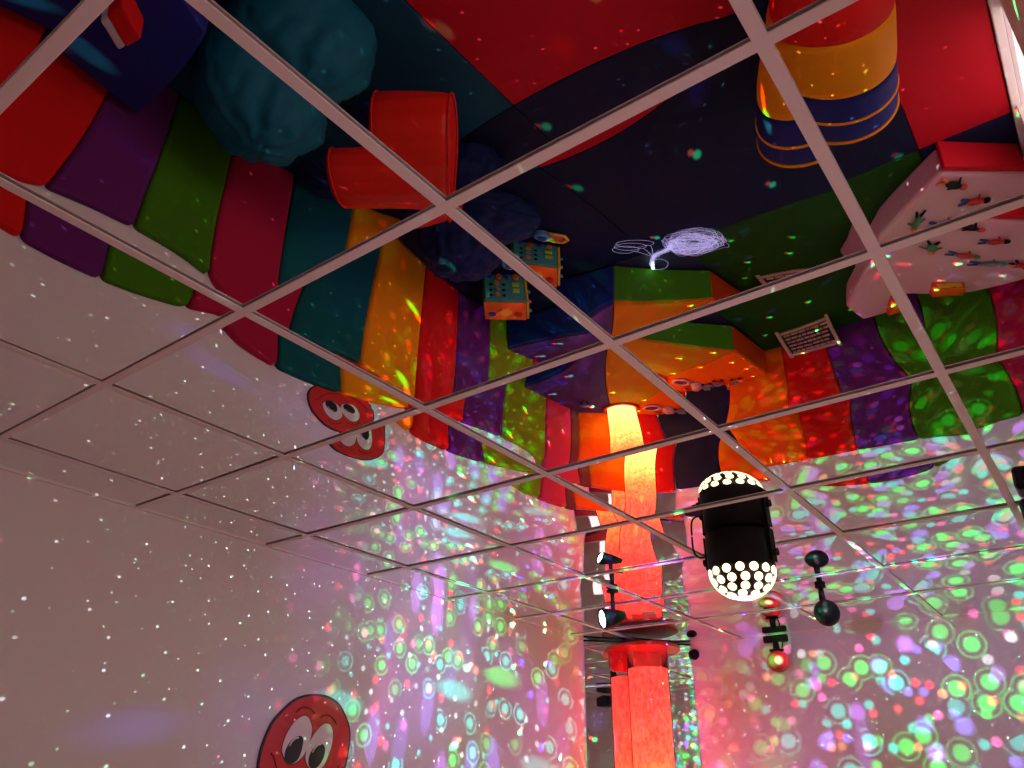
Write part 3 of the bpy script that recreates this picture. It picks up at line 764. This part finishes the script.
# dark speaker at right edge
spk = thing('ceiling_speaker', 'dark blue black ceiling speaker at the right edge of picture', 'speaker', (1.295,2.955,H))
bm = bmesh.new(); box(bm, (0,0,-.004), (.06,.10,.008)); finish(bm, 'mount', M_black, spk)
bm = bmesh.new(); box(bm, (0,0,-.055), (.14,.15,.09)); finish(bm, 'cabinet', mat('blue_black_plastic',(.008,.010,.035,1),.35), spk, bevel=.02)
bm = bmesh.new(); cyl(bm, (0,-.074,-.055), (0,-.079,-.055), .04, n=28); finish(bm, 'grille', M_black, spk)

# ------------------------------------------------------------------ projector lights (patterned beams)
class NG:
    def __init__(s, light):
        light.use_nodes = True; s.nt = light.node_tree; s.nt.nodes.clear()
        s.out = s.nt.nodes.new('ShaderNodeOutputLight'); s.em = s.nt.nodes.new('ShaderNodeEmission'); s.nt.links.new(s.em.outputs[0], s.out.inputs[0])
        tc = s.nt.nodes.new('ShaderNodeTexCoord'); s.vec = tc.outputs['Normal']; s.acc = None
        sp = s.node('ShaderNodeSeparateXYZ'); s.nt.links.new(s.vec, sp.inputs[0])
        den = s.math('SUBTRACT', 1.0, sp.outputs['Z'])         # beam direction seen from the lens, stereographic
        cb = s.node('ShaderNodeCombineXYZ')
        s.nt.links.new(s.math('DIVIDE', sp.outputs['X'], den), cb.inputs[0]); s.nt.links.new(s.math('DIVIDE', sp.outputs['Y'], den), cb.inputs[1])
        s.uv = cb.outputs[0]
    def node(s, t, **kw):
        n = s.nt.nodes.new(t)
        for k, v in kw.items(): setattr(n, k, v)
        return n
    def math(s, op, a, b=None):
        n = s.node('ShaderNodeMath', operation=op)
        for i, x in enumerate((a, b)):
            if x is None: continue
            if isinstance(x, (int, float)): n.inputs[i].default_value = x
            else: s.nt.links.new(x, n.inputs[i])
        return n.outputs[0]
    def mapping(s, loc=(0,0,0), rot=(0,0,0), sc=(1,1,1), src=None):
        n = s.node('ShaderNodeMapping'); n.inputs['Location'].default_value = loc; n.inputs['Rotation'].default_value = rot; n.inputs['Scale'].default_value = sc
        s.nt.links.new(src or s.vec, n.inputs['Vector']); return n.outputs['Vector']
    def rng(s, x, a, b, c, d, smooth=True):
        n = s.node('ShaderNodeMapRange'); n.interpolation_type = 'SMOOTHSTEP' if smooth else 'LINEAR'
        for nm, v in zip(('From Min','From Max','To Min','To Max'), (a,b,c,d)): n.inputs[nm].default_value = v
        s.nt.links.new(x, n.inputs['Value']); return n.outputs['Result']
    def add(s, colsock):
        if s.acc is None: s.acc = colsock; return
        n = s.node('ShaderNodeVectorMath', operation='ADD'); s.nt.links.new(s.acc, n.inputs[0]); s.nt.links.new(colsock, n.inputs[1]); s.acc = n.outputs[0]
    def scale(s, col, fac):
        n = s.node('ShaderNodeVectorMath', operation='SCALE')
        if isinstance(col, tuple): n.inputs[0].default_value = col
        else: s.nt.links.new(col, n.inputs[0])
        if isinstance(fac, (int, float)): n.inputs['Scale'].default_value = fac
        else: s.nt.links.new(fac, n.inputs['Scale'])
        return n.outputs[0]
    def ramp(s, fac, stops):
        n = s.node('ShaderNodeValToRGB'); cr = n.color_ramp; cr.interpolation = 'CONSTANT'
        cr.elements[0].position = 0; cr.elements[0].color = (*stops[0][1],1); cr.elements[1].position = stops[1][0]; cr.elements[1].color = (*stops[1][1],1)
        for p_, c in stops[2:]:
            e = cr.elements.new(p_); e.color = (*c,1)
        s.nt.links.new(fac, n.inputs['Fac']); return n.outputs['Color']
    def dots(s, scale, r0, r1, keep, stops, gain, off=(0,0,0), sc=(1,1,1), ring=None, rand=1.0, mask=None, voff=(0,0,0)):
        v = s.mapping(loc=off, sc=sc, src=s.uv)
        n = s.node('ShaderNodeTexVoronoi'); n.voronoi_dimensions = '2D'; n.inputs['Scale'].default_value = scale; n.inputs['Randomness'].default_value = rand
        s.nt.links.new(v, n.inputs['Vector'])
        d = n.outputs['Distance']
        m = s.rng(d, r1, r0, 1, 0)
        if ring:
            a, b, w_, k = ring
            m2 = s.math('MULTIPLY', s.rng(d, a-w_, a, 0, 1), s.rng(d, b, b+w_, 1, 0))
            m = s.math('ADD', m, s.math('MULTIPLY', m2, k))
        sp = s.node('ShaderNodeSeparateXYZ'); s.nt.links.new(n.outputs['Color'], sp.inputs[0])
        kp = s.math('LESS_THAN', sp.outputs['X'], keep)
        m = s.math('MULTIPLY', m, kp)
        m = s.math('MULTIPLY', m, s.rng(sp.outputs['Z'], 0, 1, .4, 1.0, False))
        if mask is not None: m = s.math('MULTIPLY', m, mask)
        m = s.math('MULTIPLY', m, gain)
        c = s.ramp(sp.outputs['Y'], stops)
        s.add(s.scale(c, m))
    def cone(s, axis, c0, c1):
        n = s.node('ShaderNodeVectorMath', operation='DOT_PRODUCT'); s.nt.links.new(s.vec, n.inputs[0]); n.inputs[1].default_value = Vector(axis).normalized()
        return s.rng(n.outputs['Value'], c0, c1, 0, 1)
    def noise(s, scale, lo, hi, sc=(1,1,1), off=(0,0,0)):
        n = s.node('ShaderNodeTexNoise'); n.inputs['Scale'].default_value = scale; n.inputs['Detail'].default_value = 1
        s.nt.links.new(s.mapping(loc=off, sc=sc), n.inputs['Vector']); return s.rng(n.outputs['Fac'], lo, hi, 0, 1)
    def done(s, strength=1.0):
        s.nt.links.new(s.acc, s.em.inputs['Color']); s.em.inputs['Strength'].default_value = strength

def spot(name, loc, target, angle, power, parent=None):
    l = bpy.data.lights.new(name, 'SPOT'); l.energy = power; l.spot_size = angle; l.spot_blend = .35; l.shadow_soft_size = 0.0
    o = bpy.data.objects.new(name, l); COL.objects.link(o); o.location = loc
    d = Vector(target)-Vector(loc); o.rotation_euler = d.to_track_quat('-Z','Y').to_euler()
    return o, l
GRN=(.0,1,.10); CYN=(.0,.85,.70); BLU=(.28,.22,1.0); VIO=(.55,.2,1.0); RED=(1,.05,.07); ORG=(1,.30,.12); WHT=(.9,.95,1.0); PNK=(1,.15,.5)

# magic ball beams onto the left wall
o, l = spot('disco_beam_left', (.115,2.76,H-.19), (XL,3.48,H-.62), math.radians(125), 62)
G = NG(l)
ax = (0,0,-1)
mk = G.cone(ax, .66, .94)
mk2 = G.cone(ax, .52, .85)
G.dots(27, .28, .16, .54, [(0,GRN),(.45,CYN),(.7,GRN)], 2.9, ring=(.36,.40,.05,.7), mask=mk, off=(.3,.1,0))
G.dots(15, .36, .20, .50, [(0,BLU),(.55,VIO)], 1.5, off=(2.3,1.1,0), sc=(1.3,.5,1), mask=mk)
G.dots(26, .26, .10, .50, [(0,RED),(.5,ORG),(.75,PNK)], 2.2, off=(5.3,3.1,0), mask=mk2)
G.dots(42, .24, .10, .28, [(0,WHT),(.6,CYN)], 2.6, off=(1.3,7.1,0), mask=mk)
G.dots(10, .28, .10, .45, [(0,GRN),(.5,CYN)], 2.2, off=(8.3,2.1,0), sc=(.5,1.4,1), mask=mk2)
G.dots(7, .40, .05, .45, [(0,VIO),(.5,PNK)], .55, off=(3.3,6.1,0), sc=(1.6,.35,1), mask=mk2)
G.add(G.scale((.55,.16,.90), G.math('MULTIPLY', G.math('MULTIPLY', G.cone(ax,.25,1.0), .55), G.noise(3.0,.30,.75,off=(1,5,2)))))
G.done()

# magic ball beams onto the far wall
o, l = spot('disco_beam_far', (.36,2.87,H-.315), (.62,YF,H-.62), math.radians(140), 95)
G = NG(l)
sy = G.node('ShaderNodeSeparateXYZ'); G.nt.links.new(G.vec, sy.inputs[0]); low = G.rng(sy.outputs['Y'], -.62, -.30, 0, 1)
mk = G.cone((.30,0,-1), .52, .92)
mk2 = G.cone((.25,0,-1), .45, .85)
mk = G.math('MULTIPLY', mk, low); mk2 = G.math('MULTIPLY', mk2, low)
G.dots(26, .34, .18, .68, [(0,GRN),(.40,CYN),(.55,GRN)], 3.0, ring=(.42,.46,.05,.35), mask=mk, off=(.3,.1,0))
G.dots(21, .32, .12, .45, [(0,BLU),(.55,VIO)], 2.4, off=(2.3,1.1,0), mask=mk2)
G.dots(31, .26, .10, .65, [(0,RED),(.6,ORG),(.8,PNK)], 2.8, off=(5.3,3.1,0), mask=mk2)
G.dots(36, .32, .14, .55, [(0,CYN),(.35,GRN),(.6,BLU),(.8,WHT)], 2.6, off=(6.3,4.1,0), mask=mk)
G.dots(11, .30, .05, .40, [(0,VIO),(.45,PNK),(.8,GRN)], .9, off=(1.3,9.1,0), sc=(1.5,.4,1), mask=mk2)
G.add(G.scale((.55,.10,.72), G.math('MULTIPLY', G.math('MULTIPLY', G.cone((.1,0,-1),.25,1.0), .30), G.noise(3.5,.30,.7,off=(1,5,2)))))
G.done()

# fine star specks from the middle of the disco light's dome
l = bpy.data.lights.new('star_specks', 'POINT'); l.energy = 105; l.shadow_soft_size = 0
o = bpy.data.objects.new('star_specks', l); COL.objects.link(o); o.location = (.27,2.75,H-.285)
G = NG(l)
G.dots(3.2, .42, .0, .55, [(0,(.2,.15,.9)),(.35,(.05,.7,.25)),(.55,(.5,.1,.8)),(.8,(.9,.08,.08))], .16, off=(4,2,0))
G.dots(21, .058, .025, .85, [(0,WHT),(.45,(.5,1,.6)),(.8,WHT),(.93,(1,.25,.35))], 3.2, rand=.95)
G.dots(34, .06, .025, .40, [(0,WHT),(.45,(.5,1,.6)),(.8,WHT),(.93,(1,.25,.35))], 2.2, off=(3,1,0))
G.done()
# laser ball on the far wall: paired red-green dots and soft blue blobs
o, l = spot('laser_pairs', (-.34,YF-.17,H-.20), (-.55,1.2,.55), math.radians(175), 420)
G = NG(l)
G.dots(9.5, .062, .02, .85, [(0,(.05,1,.25)),(.5,(.05,1,.25))], 7, off=(.37,.21,0), rand=.45)
G.dots(9.5, .045, .015, .85, [(0,(1,.12,.06)),(.5,(1,.12,.06))], 7, off=(.364,.205,0), rand=.45)
G.dots(10, .14, .01, .40, [(0,(.12,.10,1)),(.5,(.12,.10,1)),(.8,RED)], .6, off=(4.3,2.2,0))
G.done()

# white pinspot beam
o, l = spot('pinspot_beam', (-.62-.065,3.29-.03,H-.15), (XL,2.7,H-.6), math.radians(80), 3.0)
l.color = (.85,.9,1)
# small glow where the fibre bundle is lit
# ------------------------------------------------------------------ world
w = bpy.data.worlds.new('world'); S.world = w; w.use_nodes = True
w.node_tree.nodes['Background'].inputs['Color'].default_value = (.02,.02,.025,1); w.node_tree.nodes['Background'].inputs['Strength'].default_value = 1

# ------------------------------------------------------------------ camera
cam = bpy.data.cameras.new('camera'); co = bpy.data.objects.new('camera', cam); COL.objects.link(co)
R = ((0.8013,0.5981,0.0134),(-0.2731,0.3856,-0.8813),(-0.5323,0.7026,0.4723))
r = Vector(R[0]).normalized(); f = Vector(R[2]).normalized(); u = -(f.cross(r)).normalized()
u = r.cross(-f).normalized()*1.0
if u.z < 0: u = -u
b = -f
Mc = Matrix(((r.x,u.x,b.x,1.3766),(r.y,u.y,b.y,-.2139),(r.z,u.z,b.z,H-.9648),(0,0,0,1)))
co.matrix_world = Mc
cam.sensor_width = 36; cam.lens = 783.36/1024*36; cam.clip_start = .01
S.camera = co
S.view_settings.view_transform = 'Standard'; S.view_settings.look = 'None'; S.view_settings.gamma = 1; S.view_settings.exposure = 0
S.view_settings.use_curve_mapping = False
S.cycles.max_bounces = 10; S.cycles.transparent_max_bounces = 12; S.cycles.sample_clamp_indirect = 6.0
